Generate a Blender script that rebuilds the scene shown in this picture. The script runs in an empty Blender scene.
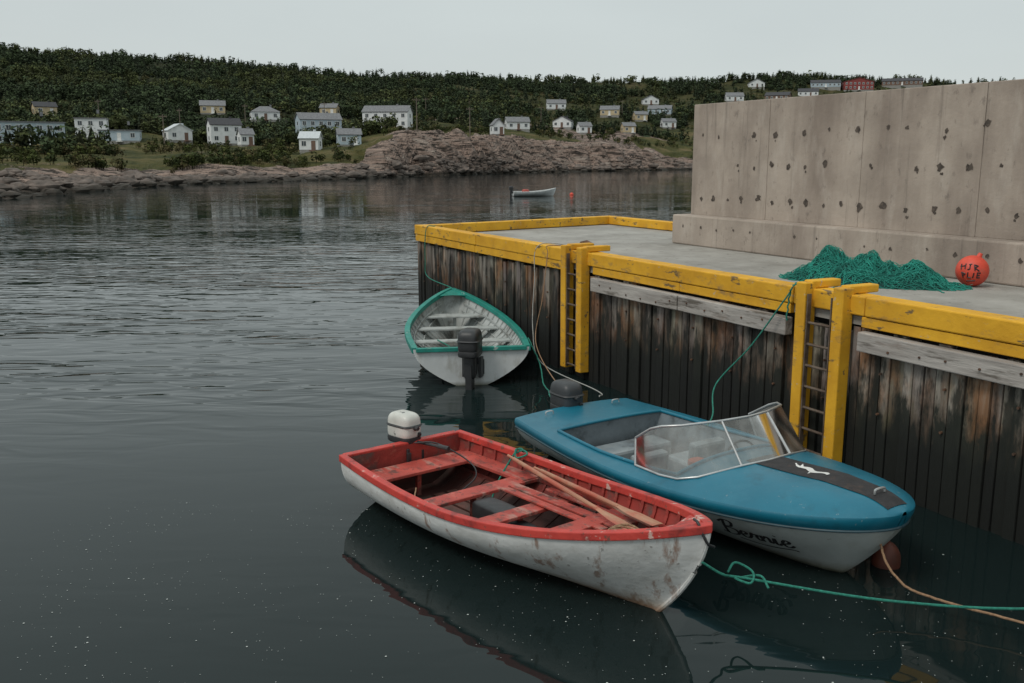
import bpy, math, random
import numpy as np
from mathutils import Vector, noise, Matrix
random.seed(7); np.random.seed(7)
R=random.random
def U(a,b): return a+(b-a)*random.random()
scene=bpy.context.scene
H=4.0; FPX=950.0; SP=0.189; PITCH=math.asin(SP); CP=math.cos(PITCH)

# ---------------------------------------------------------------- camera
cam=bpy.data.cameras.new("camera"); co=bpy.data.objects.new("camera",cam)
scene.collection.objects.link(co); scene.camera=co
cam.lens=FPX/1024*36; cam.sensor_width=36; cam.clip_end=6000; cam.clip_start=0.1
co.location=(0,0,H); co.rotation_euler=(math.pi/2-PITCH,0,0)

# ---------------------------------------------------------------- materials
def ramp(nt,fac,stops,interp='LINEAR'):
    r=nt.nodes.new('ShaderNodeValToRGB'); r.color_ramp.interpolation=interp
    e=r.color_ramp.elements
    while len(e)<len(stops): e.new(0.5)
    for i,(p,c) in enumerate(stops):
        e[i].position=p; e[i].color=(c if len(c)==4 else (*c,1)) if hasattr(c,'__len__') else (c,c,c,1)
    nt.links.new(fac,r.inputs[0]); return r.outputs[0]
def mixc(nt,fac,a,b,mode='MIX'):
    m=nt.nodes.new('ShaderNodeMix'); m.data_type='RGBA'; m.blend_type=mode
    for s,v in ((m.inputs[0],fac),(m.inputs[6],a),(m.inputs[7],b)):
        if isinstance(v,(int,float)): s.default_value=v
        elif hasattr(v,'__len__'): s.default_value=(*v[:3],1)
        else: nt.links.new(v,s)
    return m.outputs[2]
def math_(nt,op,a,b=0.0,clamp=False):
    m=nt.nodes.new('ShaderNodeMath'); m.operation=op; m.use_clamp=clamp
    for s,v in ((m.inputs[0],a),(m.inputs[1],b)):
        if isinstance(v,(int,float)): s.default_value=v
        else: nt.links.new(v,s)
    return m.outputs[0]
def coords(nt,stretch=(1,1,1),kind='Object'):
    tc=nt.nodes.new('ShaderNodeTexCoord'); mp=nt.nodes.new('ShaderNodeMapping')
    mp.inputs['Scale'].default_value=stretch
    nt.links.new(tc.outputs[kind],mp.inputs[0]); return mp.outputs[0]
def nz(nt,scale,detail=5,rough=.6,stretch=(1,1,1),dist=0.0):
    n=nt.nodes.new('ShaderNodeTexNoise'); n.inputs['Scale'].default_value=scale
    n.inputs['Detail'].default_value=detail; n.inputs['Roughness'].default_value=rough
    n.inputs['Distortion'].default_value=dist
    nt.links.new(coords(nt,stretch),n.inputs['Vector']); return n.outputs[0]
def objz(nt):
    s=nt.nodes.new('ShaderNodeSeparateXYZ'); nt.links.new(coords(nt),s.inputs[0]); return s.outputs[2]
def pmat(name,a,b=None,scale=4,rough=.6,bump=.15,bscale=25,stretch=(1,1,1),metal=0,layers=(),tint=None,lo=.35,hi=.65,rvar=.15,spec=.5):
    m=bpy.data.materials.new(name); m.use_nodes=True; nt=m.node_tree
    p=nt.nodes['Principled BSDF']; b=b or tuple(c*.75 for c in a)
    col=ramp(nt,nz(nt,scale,4,stretch=stretch),[(lo,a),(hi,b)])
    for L in layers:
        if L[0]=='n':   # noise patch: ('n',color,scale,lo,hi,stretch,strength)
            f=ramp(nt,nz(nt,L[2],5,.65,L[5]),[(L[3],0.0),(L[4],1.0)])
            f=math_(nt,'MULTIPLY',f,L[6])
            col=mixc(nt,f,col,L[1])
        elif L[0]=='z': # height gradient: ('z',color,z_full,z_none,noiseamp,stretch,strength)
            z=math_(nt,'ADD',objz(nt),math_(nt,'MULTIPLY',math_(nt,'SUBTRACT',nz(nt,4,5,.65,L[5]),.5),L[4]))
            mr=nt.nodes.new('ShaderNodeMapRange'); mr.inputs[1].default_value=L[2]; mr.inputs[2].default_value=L[3]
            mr.inputs[3].default_value=L[6]; mr.inputs[4].default_value=0; nt.links.new(z,mr.inputs[0])
            col=mixc(nt,mr.outputs[0],col,L[1])
    if tint:
        at=nt.nodes.new('ShaderNodeAttribute'); at.attribute_name='tint'
        col=mixc(nt,1.0,col,at.outputs[0],'MULTIPLY')
    nt.links.new(col,p.inputs['Base Color'])
    nr=nz(nt,bscale*.3,3)
    rr=nt.nodes.new('ShaderNodeMapRange'); rr.inputs[3].default_value=max(0.02,rough-rvar); rr.inputs[4].default_value=min(1,rough+rvar)
    nt.links.new(nr,rr.inputs[0]); nt.links.new(rr.outputs[0],p.inputs['Roughness'])
    p.inputs['Metallic'].default_value=metal; p.inputs['Specular IOR Level'].default_value=spec
    if bump:
        bn=nt.nodes.new('ShaderNodeBump'); bn.inputs['Strength'].default_value=bump; bn.inputs['Distance'].default_value=.02
        nt.links.new(nz(nt,bscale,5,.65,stretch),bn.inputs['Height']); nt.links.new(bn.outputs[0],p.inputs['Normal'])
    return m

# ---------------------------------------------------------------- mesh builder
class MB:
    def __init__(s): s.v=[];s.f=[];s.m=[];s.t=[]
    def add(s,vs,fs,m=0,t=None):
        o=len(s.v); s.v+= [tuple(p) for p in vs]
        for f in fs: s.f.append(tuple(i+o for i in f)); s.m.append(m); s.t.append(t or (1,1,1))
    def box(s,c,sz,rot=None,m=0,t=None,taper=1.0):
        x,y,z=[q/2 for q in sz]; vs=[]
        for dz in (-z,z):
            k=taper if dz>0 else 1
            for dx,dy in ((-x,-y),(x,-y),(x,y),(-x,y)):
                p=Vector((dx*k,dy*k,dz))
                if rot is not None: p=rot@p
                vs.append(p+Vector(c))
        s.add(vs,[(3,2,1,0),(4,5,6,7),(0,1,5,4),(1,2,6,5),(2,3,7,6),(3,0,4,7)],m,t)
    def grid(s,rows,m=0,t=None,closed=False):
        n=len(rows[0]); vs=[p for r in rows for p in r]; fs=[]
        for i in range(len(rows)-1):
            for j in range(n if closed else n-1):
                k=(j+1)%n
                fs.append((i*n+j,i*n+k,(i+1)*n+k,(i+1)*n+j))
        s.add(vs,fs,m,t)
    def tube(s,path,r,seg=8,m=0,t=None):
        path=[Vector(p) for p in path]; rows=[]; n=len(path)
        for i,p in enumerate(path):
            tg=(path[min(i+1,n-1)]-path[max(i-1,0)]); 
            if tg.length<1e-6: tg=Vector((0,0,1))
            tg.normalize()
            up=Vector((0,0,1)) if abs(tg.z)<.9 else Vector((1,0,0))
            a=tg.cross(up).normalized(); b=tg.cross(a)
            rr=r[i] if isinstance(r,(list,tuple)) else r
            rows.append([p+a*rr*math.cos(q*2*math.pi/seg)+b*rr*math.sin(q*2*math.pi/seg) for q in range(seg)])
        s.grid(rows,m,t,closed=True)
        s.add(rows[0],[tuple(range(seg))],m,t); s.add(rows[-1],[tuple(range(seg))[::-1]],m,t)
    def sell(s,c,sz,e=.5,nu=24,nv=14,m=0,zmin=-1,rot=None,top=1.0):
        sg=lambda q,e: math.copysign(abs(q)**e,q); rows=[]
        for i in range(nv+1):
            ph=-math.pi/2+math.pi*i/nv; r=[]; k=1+(top-1)*(i/nv)
            for j in range(nu):
                th=2*math.pi*j/nu
                p=Vector((k*sz[0]/2*sg(math.cos(ph),e)*sg(math.cos(th),e),k*sz[1]/2*sg(math.cos(ph),e)*sg(math.sin(th),e),sz[2]/2*max(zmin,sg(math.sin(ph),e))))
                if rot is not None: p=rot@p
                r.append(p+Vector(c))
            rows.append(r)
        s.grid(rows,m,closed=True)
    def build(s,name,mats,parent=None,smooth=False,bevel=0,recalc=True,tint=False,loc=None,sharp=35):
        me=bpy.data.meshes.new(name); me.from_pydata(s.v,[],s.f)
        for mt in (mats if isinstance(mats,(list,tuple)) else [mats]): me.materials.append(mt)
        me.polygons.foreach_set('material_index',s.m)
        if tint:
            at=me.attributes.new('tint','FLOAT_COLOR','FACE'); at.data.foreach_set('color',[c for q in s.t for c in (*q,1)])
        if recalc:
            import bmesh
            bm=bmesh.new(); bm.from_mesh(me); bmesh.ops.recalc_face_normals(bm,faces=bm.faces); bm.to_mesh(me); bm.free()
        if smooth:
            me.polygons.foreach_set('use_smooth',[True]*len(me.polygons)); me.set_sharp_from_angle(angle=math.radians(sharp))
        me.update()
        o=bpy.data.objects.new(name,me); scene.collection.objects.link(o)
        if parent: o.parent=parent
        if loc: o.location=loc
        if bevel:
            b=o.modifiers.new('bevel','BEVEL'); b.width=bevel; b.segments=2; b.limit_method='ANGLE'
        return o
def empty(name,loc=(0,0,0),rz=0,rx=0,ry=0):
    e=bpy.data.objects.new(name,None); scene.collection.objects.link(e)
    e.location=loc; e.rotation_euler=(rx,ry,rz); e.empty_display_size=.2; return e
def spline(pts,n=10):
    pts=[Vector(p) for p in pts]; P=[pts[0]*2-pts[1]]+pts+[pts[-1]*2-pts[-2]]; out=[]
    for i in range(1,len(P)-2):
        for k in range(n):
            t=k/n; a,b,c,d=P[i-1],P[i],P[i+1],P[i+2]
            out.append(.5*((2*b)+(c-a)*t+(2*a-5*b+4*c-d)*t*t+(3*b-a-3*c+d)*t**3))
    out.append(pts[-1]); return out

# ---------------------------------------------------------------- world + sun (overcast)
w=bpy.data.worlds.new("World"); scene.world=w; w.use_nodes=True; nt=w.node_tree
bg=nt.nodes['Background']; sky=nt.nodes.new('ShaderNodeTexSky'); sky.sky_type='NISHITA'; sky.sun_disc=False
SUN_EL=math.radians(52); az_dir=Vector((-.75,-.65,0)).normalized()
sky.sun_elevation=SUN_EL; sky.sun_rotation=math.atan2(az_dir.x,az_dir.y)
tc=nt.nodes.new('ShaderNodeTexCoord'); sx=nt.nodes.new('ShaderNodeSeparateXYZ'); nt.links.new(tc.outputs['Generated'],sx.inputs[0])
cl=nt.nodes.new('ShaderNodeTexNoise'); cl.inputs['Scale'].default_value=1.6; cl.inputs['Detail'].default_value=5
mp=nt.nodes.new('ShaderNodeMapping'); mp.inputs['Scale'].default_value=(1,1,3); nt.links.new(tc.outputs['Generated'],mp.inputs[0]); nt.links.new(mp.outputs[0],cl.inputs['Vector'])
g=ramp(nt,sx.outputs[2],[(0,(6.15,6.6,6.5)),(.25,(5.7,6.3,6.25)),(1,(7.9,8.7,8.6))])
cr=ramp(nt,cl.outputs[0],[(.3,(.93,.93,.94)),(.7,(1.05,1.05,1.05))])
g=mixc(nt,1.0,g,cr,'MULTIPLY')
nt.links.new(mixc(nt,.93,sky.outputs[0],g),bg.inputs[0]); bg.inputs[1].default_value=.1
sl=bpy.data.lights.new("sun","SUN"); so=bpy.data.objects.new("sun",sl); scene.collection.objects.link(so)
sl.energy=1.4; sl.angle=math.radians(18); sl.color=(1,.94,.86)
sd=Vector((az_dir.x*math.cos(SUN_EL),az_dir.y*math.cos(SUN_EL),math.sin(SUN_EL)))
so.rotation_euler=sd.to_track_quat('Z','Y').to_euler(); so.location=(-20,-20,40)
scene.view_settings.view_transform='Standard'; scene.view_settings.look='None'; scene.view_settings.exposure=0

# ---------------------------------------------------------------- terrain
def ray(u,v):
    x=(u-512)/FPX; y=(341.5-v)/FPX
    return Vector((x,CP+SP*y,-SP+CP*y))
def tel(u,v):
    d=ray(u,v); return d.z/math.hypot(d.x,d.y)
KEYS=[
(-300,205,[(182,125),(168,150),(152,215),(146,265),(128,330),(98,410),(70,490),(48,580)]),
(0,200,[(179,130),(169,150),(154,220),(147,275),(130,330),(102,410),(74,490),(52,580)]),
(100,190,[(177,152),(168,170),(152,230),(143,280),(124,340),(98,410),(74,490),(58,580)]),
(200,184,[(176,172),(167,190),(152,240),(145,290),(126,350),(102,420),(80,500),(63,590)]),
(300,181,[(173,190),(160,212),(151,250),(141,295),(122,360),(104,430),(85,500),(72,590)]),
(360,178.5,[(168,205),(148,224),(144,250),(134,300),(123,370),(110,440),(94,510),(78,590)]),
(395,177,[(159,219),(137,232),(132,258),(130,305),(122,380),(107,450),(93,520),(80,600)]),
(430,176,[(156,235),(135,248),(132,275),(130,320),(122,390),(107,460),(93,530),(80,605)]),
(480,174,[(157,256),(138,269),(136,298),(132,345),(122,410),(108,480),(94,540),(81,610)]),
(560,172,[(159,303),(144,316),(142,340),(135,380),(124,430),(111,490),(97,550),(83,620)]),
(620,171,[(161,330),(150,343),(147,368),(137,405),(125,455),(111,510),(98,565),(83,630)]),
(670,170,[(165,360),(157,376),(151,396),(139,430),(127,480),(112,530),(100,580),(83,640)]),
(760,169,[(164,402),(156,420),(146,450),(132,490),(117,540),(103,590),(92,640),(78,690)]),
(1024,168,[(163,490),(156,510),(146,540),(132,570),(118,610),(104,650),(96,690),(85,740)]),
(1500,168,[(163,640),(156,660),(146,690),(132,720),(118,760),(104,800),(96,840),(88,900)])]
KA=[];KR=[];KH=[]
for u,vs,lst in KEYS:
    az=math.atan2((u-512)/FPX,1.012); rs=-4/tel(u,vs)
    r=[rs-14,rs]; h=[-3,0]
    for v,rr in lst: r.append(rr); h.append(4+rr*tel(u,v))
    r+= [r[-1]+150,r[-1]+700]; h+=[h[-1]-6,h[-1]-30]
    KA.append(az);KR.append(r);KH.append(h)
KA=np.array(KA);KR=np.array(KR);KH=np.array(KH); NK=KR.shape[1]
def prof(az):
    rk=np.array([np.interp(az,KA,KR[:,i]) for i in range(NK)]); hk=np.array([np.interp(az,KA,KH[:,i]) for i in range(NK)])
    return rk,hk
def headf(az): return max(0,min(1,(az+.17)/.05))*max(0,min(1,(.2-az)/.05))
def rough(x,y,idx,az):
    rock=max(0,1-abs(idx-2.3)/2.0); head=headf(az)
    n=noise.fractal(Vector((x*.045,y*.045,3.1)),1,2,5)
    e=n*(.4+.22*idx)*min(1,max(0,idx-.6))
    if rock>0 and idx>.7:
        q=x*.35+y*.94; l=x*.94-y*.35
        s1=noise.noise(Vector((l*.03,q*.12,2.0)))+.45*noise.noise(Vector((l*.09,q*.32,7.0)))
        led=s1*3.0+l*.035; fl=math.floor(led); led=fl+min(1,(led-fl)*3.2)
        gul=max(0,.16-abs(noise.noise(Vector((l*.07+q*.05,q*.03,11)))))/.16
        blk=noise.cell(Vector((l*.16+s1,q*.25,1)))*.5
        bump=noise.ridged_multi_fractal(Vector((l*.05,q*.18,1.7)),1,2,5,1,2)-1.0
        e+=rock*((.30+1.0*head)*(led-l*.035+blk)+(.35+.6*head)*bump-gul*(.6+2.0*head))
    if idx>3: e+=noise.fractal(Vector((x*.012,y*.012,8)),1,2,3)*2.5*min(1,(idx-3)/3)
    return e
def ground(x,y):
    az=math.atan2(x,y); r=math.hypot(x,y); rk,hk=prof(az)
    idx=float(np.interp(r,rk,range(NK))); return float(np.interp(r,rk,hk))+rough(x,y,idx,az),idx
sub=[6,22,24,14,12,12,12,10,10,5,3]
idxs=[]
for i,sb in enumerate(sub): idxs+=[i+k/sb for k in range(sb)]
idxs.append(NK-1)
azs=np.linspace(math.radians(-40),math.radians(42),860)
vs=[];cov=[]
for az in azs:
    rk,hk=prof(az); head=headf(az)
    for ix in idxs:
        r=float(np.interp(ix,range(NK),rk)); h=float(np.interp(ix,range(NK),hk))
        x=r*math.sin(az); y=r*math.cos(az); z=h+rough(x,y,ix,az); vs.append((x,y,z))
        nn=noise.fractal(Vector((x*.03,y*.03,5)),1,2,4)
        lim=2.75+1.3*head
        rock=max(0,min(1,(lim+nn*1.2-ix)*2.2))
        out=max(0,min(1,(noise.fractal(Vector((x*.018,y*.018,15)),1,2,4)-.2)*5))*(1 if az>-.2 else .35)
        rock=max(rock,out*(1 if ix<7.5 else .2))
        forest=max(0,min(1,(ix-5.0+nn)))*(1 if az<-.1 else .5)
        cov+= [rock,forest,0 if ix<1 else 1,1]
n=len(idxs); fs=[(i*n+j,(i+1)*n+j,(i+1)*n+j+1,i*n+j+1) for i in range(len(azs)-1) for j in range(n-1)]
me=bpy.data.meshes.new("hills"); me.from_pydata(vs,[],fs)
at=me.attributes.new('cover','FLOAT_COLOR','POINT'); at.data.foreach_set('color',cov)
me.polygons.foreach_set('use_smooth',[False]*len(fs)); me.update()
hills=bpy.data.objects.new("hills",me); scene.collection.objects.link(hills)
m=bpy.data.materials.new("hillside"); m.use_nodes=True; nt=m.node_tree; p=nt.nodes['Principled BSDF']
at=nt.nodes.new('ShaderNodeAttribute'); at.attribute_name='cover'; sp=nt.nodes.new('ShaderNodeSeparateColor'); nt.links.new(at.outputs[0],sp.inputs[0])
rockc=ramp(nt,nz(nt,.16,5,.68,(.45,1.4,6),.5),[(.40,(.06,.048,.041)),(.45,(.20,.15,.125)),(.51,(.34,.25,.205)),(.56,(.17,.135,.115)),(.62,(.32,.26,.22))])
rockc=mixc(nt,ramp(nt,nz(nt,.45,5,.7,(.6,1.2,3.4)),[(.53,0.0),(.58,.92)]),rockc,(.025,.021,.018))
grass=ramp(nt,nz(nt,.09,6,.7),[(.36,(.028,.035,.013)),(.48,(.062,.064,.022)),(.56,(.092,.082,.030)),(.64,(.14,.11,.055))])
fl=ramp(nt,nz(nt,.2,5),[(.3,(.014,.019,.009)),(.7,(.035,.039,.016))])
c=mixc(nt,sp.outputs[1],grass,fl)
rm=math_(nt,'ADD',sp.outputs[0],math_(nt,'MULTIPLY',math_(nt,'SUBTRACT',nz(nt,.25,6,.7),.5),1.8),True)
rm=ramp(nt,rm,[(.45,0.0),(.55,1.0)])
c=mixc(nt,rm,c,rockc)
zz=math_(nt,'ADD',objz(nt),math_(nt,'MULTIPLY',nz(nt,.5,4),.8))
wet=nt.nodes.new('ShaderNodeMapRange'); wet.inputs[1].default_value=1.0; wet.inputs[2].default_value=1.6; wet.inputs[3].default_value=.88; wet.inputs[4].default_value=0; nt.links.new(zz,wet.inputs[0])
c=mixc(nt,wet.outputs[0],c,(.02,.018,.013))
nt.links.new(c,p.inputs['Base Color']); p.inputs['Roughness'].default_value=.95; p.inputs['Specular IOR Level'].default_value=.15
bn=nt.nodes.new('ShaderNodeBump'); bn.inputs['Strength'].default_value=1; bn.inputs['Distance'].default_value=1.2
nt.links.new(nz(nt,.4,5,.7,(.6,1.4,2.5)),bn.inputs['Height']); nt.links.new(bn.outputs[0],p.inputs['Normal'])
me.materials.append(m)

def sight(u,v):
    d=ray(u,v); hz=math.hypot(d.x,d.y); t=90/hz
    while t<950:
        q=Vector((0,0,H))+d*t; g_,i_=ground(q.x,q.y)
        if i_>1.1 and q.z<g_: return q.x,q.y,g_
        t+=1.5
    return q.x,q.y,g_
M_rock=pmat("shore_rock",(.17,.135,.115),(.07,.058,.05),.8,.95,.6,3,layers=[('z',(.02,.018,.013),.4,1.1,.5,(1,1,1),.9)])
b=MB()
for _ in range(700):
    az=U(math.radians(-30),math.radians(12)); ix=1+U(-.1,.9); rk,hk=prof(az); r=float(np.interp(ix,range(NK),rk)); x=r*math.sin(az);y=r*math.cos(az); z,_i=ground(x,y)
    s=U(.3,1.0)*(1.6 if R()<.15 else 1); sd_=U(0,50); rows=[]
    for i in range(6):
        ph=-math.pi/2+math.pi*i/5; row=[]
        for j in range(7):
            th=2*math.pi*j/7; d=Vector((math.cos(ph)*math.cos(th)*1.4,math.cos(ph)*math.sin(th),math.sin(ph)*.6))
            row.append(Vector((x,y,z+.1*s))+d*s*(1+.45*noise.noise(d*1.7+Vector((sd_,0,0)))))
        rows.append(row)
    b.grid(rows,closed=True)
b.build("shore_rocks",M_rock,recalc=False)

# ---------------------------------------------------------------- houses
M_white=pmat("house_white_siding",(.72,.73,.73),(.60,.62,.62),.8,.7,.1,4)
M_pale=pmat("house_pale_blue_siding",(.42,.49,.54),(.34,.42,.47),.8,.7,.1,4)
M_yell=pmat("house_cream_siding",(.52,.42,.26),(.44,.35,.22),.8,.7,.1,4)
M_red=pmat("house_red_siding",(.26,.045,.04),(.19,.04,.035),.8,.7,.1,4)
M_brown=pmat("house_brown_siding",(.17,.10,.07),(.13,.08,.06),.8,.7,.1,4)
M_groof=pmat("grey_shingle_roof",(.2,.205,.21),(.13,.13,.14),2,.9,.2,6)
M_droof=pmat("dark_shingle_roof",(.06,.06,.065),(.04,.04,.045),2,.9,.2,6)
M_rroof=pmat("red_shingle_roof",(.20,.06,.05),(.14,.05,.045),2,.9,.2,6)
M_wroof=pmat("pale_metal_roof",(.55,.58,.6),(.45,.48,.5),2,.7,.1,6)
M_win=pmat("window_glass",(.03,.04,.05),(.05,.065,.075),3,.15,0)
M_trim=pmat("window_trim",(.75,.75,.73),None,3,.6,0)
M_found=pmat("foundation_concrete",(.3,.29,.27),None,2,.9,.1,8)
SIDE={'w':M_white,'p':M_pale,'y':M_yell,'r':M_red,'b':M_brown}; ROOF={'g':M_groof,'d':M_droof,'r':M_rroof,'w':M_wroof}
HOUSES=[]
def house(u,v,wpx,st,side,roof,kind='gable',rot=0.0,nm=None,deep=.7):
    x,y,z=sight(u,v); r=math.hypot(x,y); W=wpx/FPX*r; D=max(5,min(9,W*deep)); HW=2.5*st+.15
    HOUSES.append((x,y,W))
    e=empty((nm or {'w':'white_house','p':'pale_blue_house','y':'cream_house','r':'red_house','b':'brown_house'}[side]),(x,y,z+.2),-math.atan2(x,y)+rot)
    b=MB(); b.box((0,0,HW/2),(W,D,HW)); rh=min(2.0,D*.3)
    if kind=='gable':
        b.add([(-W/2,-D/2,HW),(-W/2,D/2,HW),(-W/2,0,HW+rh),(W/2,-D/2,HW),(W/2,D/2,HW),(W/2,0,HW+rh)],[(0,1,2),(4,3,5)])
    if kind=='front':
        b.add([(-W/2,-D/2,HW),(W/2,-D/2,HW),(0,-D/2,HW+rh*1.2),(-W/2,D/2,HW),(W/2,D/2,HW),(0,D/2,HW+rh*1.2)],[(0,1,2),(4,3,5)])
    b.build("walls",SIDE[side],e,recalc=False)
    b=MB(); b.box((0,0,-1.2),(W-.1,D-.1,2.6)); b.build("foundation",M_found,e)
    b=MB()
    if kind=='gable':
        sl_=math.hypot(D/2,rh)+.35; a=math.atan2(rh,D/2)
        for s in (-1,1):
            rm_=Matrix.Rotation(s*-a,3,'X'); b.box((0,s*(D/4+.1),HW+rh/2+.02),(W+.6,sl_,.16),rm_)
    elif kind=='front':
        rh2=rh*1.2; sl_=math.hypot(W/2,rh2)+.35; a=math.atan2(rh2,W/2)
        for s in (-1,1):
            rm_=Matrix.Rotation(s*a,3,'Y'); b.box((s*(W/4+.1),0,HW+rh2/2+.02),(sl_,D+.6,.16),rm_)
    elif kind=='hip':
        k=min(W,D)*.48
        b.add([(-W/2-.3,-D/2-.3,HW),(W/2+.3,-D/2-.3,HW),(W/2+.3,D/2+.3,HW),(-W/2-.3,D/2+.3,HW),(-W/2+k,0,HW+rh),(W/2-k,0,HW+rh)],[(0,1,5,4),(2,3,4,5),(1,2,5),(3,0,4),(3,2,1,0)])
    else: b.box((0,0,HW+.12),(W+.5,D+.5,.24))
    b.box((W*.22,.2,HW+rh+.1),(.6,.6,1.0))
    b.build("roof",ROOF[roof],e)
    b=MB(); nw=max(2,int(W/(2.6 if nm is None else 1.9)))
    for s_ in range(st):
        for k in range(nw):
            cx=-W/2+(k+.5)*W/nw; cz=1.45+2.5*s_
            if s_==0 and k==nw//2: continue
            for sy in (-1,1):
                b.box((cx,sy*(D/2+.01),cz),(1.25,.06,1.35),m=1); b.box((cx,sy*(D/2+.03),cz),(1.0,.07,1.1),m=0)
                b.box((cx,sy*(D/2+.05),cz),(.06,.07,1.1),m=1)
        for sx_ in (-1,1):
            b.box((sx_*(W/2+.01),0,1.45+2.5*s_),(.06,1.25,1.35),m=1); b.box((sx_*(W/2+.03),0,1.45+2.5*s_),(.07,1.0,1.1),m=0)
    b.build("windows",[M_win,M_trim],e)
    b=MB(); cx=-W/2+(nw//2+.5)*W/nw; b.box((cx,-D/2-.02,1.05),(1.0,.08,2.1)); b.box((cx,-D/2-.7,-.2),(1.6,1.3,.3)); b.build("door",M_brown if side=='w' else M_trim,e)
house(29,147,56,2,'p','g','flat',.12,'long_inn_building',.5)
house(93,139,26,2,'w','g','flat',-.1,None,.8)
house(121,142,34,1,'p','g','flat',-.1)
house(178,141,22,1,'w','w','front',.3)
house(225,145,28,2,'w','d','gable',.2)
house(246,146,12,1,'w','g','gable',.2)
house(265,121,26,1,'w','g','hip',.1)
house(319,138,40,2,'p','g','gable',.25,None,.5)
house(311,151,18,1,'w','w','gable',-.2)
house(349,146,22,1,'p','g','gable',.1)
house(388,129,44,2,'w','g','gable',-.25,None,.5)
house(45,117,18,1,'y','d','gable',.2)
house(213,114,22,1,'y','g','gable',0)
house(330,116,16,1,'y','g','gable',-.3)
house(448,74,22,1,'b','r','gable',0)
house(517,130,22,1,'w','g','gable',.2)
house(497,135,11,1,'w','g','front',.2)
house(563,128,18,1,'w','d','front',-.2)
house(556,110,18,1,'w','g','gable',.1)
house(610,116,18,1,'y','g','gable',-.1)
house(584,134,12,1,'w','g','gable',.3)
house(650,105,15,1,'w','d','front',.2)
house(660,115,22,1,'p','g','gable',-.1)
house(668,128,13,1,'w','g','gable',.3)
house(640,121,12,1,'y','g','gable',.3)
house(628,133,12,1,'y','g','gable',.3)
house(727,74,22,1,'w','r','gable',0)
house(690,76,14,1,'y','g','hip',.1)
house(610,80,14,1,'y','g','gable',.1)
house(734,102,16,1,'w','g','gable',.2)
house(778,101,22,1,'b','d','gable',-.2)
house(756,88,14,1,'w','g','front',.2)
house(825,88,26,1,'p','d','gable',.1)
house(857,91,26,2,'r','r','front',.25)
house(902,86,34,1,'b','d','gable',0)
house(948,84,50,1,'b','g','hip',0)
house(808,97,18,1,'w','d','gable',0)

M_pole=pmat("weathered_pole",(.16,.13,.1),None,3,.9,.2,20)
for (u,v) in [(165,150),(181,138),(325,128),(417,132),(426,120),(470,140),(246,132),(541,128),(622,118),(100,128)]:
    x,y,z=sight(u,v); e=empty("utility_pole",(x,y,z),U(-.4,.4))
    b=MB(); b.tube([(0,0,-1),(0,0,4),(0,0,8.5)],[.17,.14,.1],6); b.build("post",M_pole,e)
    b=MB(); b.box((0,0,7.9),(2.0,.14,.16)); [b.tube([(q,0,7.95),(q,0,8.25)],.06,6) for q in (-.9,-.4,.4,.9)]; b.build("crossarm",M_pole,e)

# ---------------------------------------------------------------- forest
def tree_template(kind):
    T=[];C=[]
    def tri(a,b,c,col): T.extend([a,b,c]); C.extend([col]*3)
    for k in range(4):
        a0=k*math.pi/2; a1=a0+math.pi/2
        p0=(.03*math.cos(a0),.03*math.sin(a0),-.05);p1=(.03*math.cos(a1),.03*math.sin(a1),-.05);q=(0,0,.6)
        tri(p0,p1,q,(.05,.04,.03))
    if kind=='con':
        Rb=U(.24,.36)
        for k in range(6):
            a0=k*2*math.pi/6;a1=a0+2*math.pi/6
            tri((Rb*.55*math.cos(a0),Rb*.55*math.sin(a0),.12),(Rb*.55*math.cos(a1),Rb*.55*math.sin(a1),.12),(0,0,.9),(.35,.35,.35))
        for k in range(44):
            h=.08+.88*(R()**1.15); rr=Rb*(1-h)**.65*U(.75,1.25)+.02; a=U(0,6.28); s=U(.08,.15)*(1.25-h)
            base=Vector((rr*.45*math.cos(a),rr*.45*math.sin(a),h+s*.5)); tip=Vector((rr*math.cos(a),rr*math.sin(a),h-s*.35))
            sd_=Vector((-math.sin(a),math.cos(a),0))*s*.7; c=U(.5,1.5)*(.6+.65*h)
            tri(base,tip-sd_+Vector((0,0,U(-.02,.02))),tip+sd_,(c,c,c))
    else:
        lob=[(Vector((U(-.2,.2),U(-.2,.2),U(.38,.72))),U(.16,.26)) for _ in range(6)]
        for k in range(64):
            c0,rr=random.choice(lob); d=Vector((U(-1,1),U(-1,1),U(-.7,1))).normalized(); q=c0+d*rr*U(.75,1.1)
            s=U(.06,.12); a=Vector((U(-1,1),U(-1,1),U(-1,1))).normalized(); t1=d.cross(a).normalized()*s; t2=d.cross(t1)*1.0
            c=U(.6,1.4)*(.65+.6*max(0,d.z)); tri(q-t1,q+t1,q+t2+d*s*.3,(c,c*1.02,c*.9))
    return np.array([tuple(p) for p in T],float),np.array(C,float)
CON=[tree_template('con') for _ in range(9)]; DEC=[tree_template('dec') for _ in range(7)]
HX=[(math.atan2(x,y),math.hypot(x,y),W) for x,y,W in HOUSES]
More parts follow.
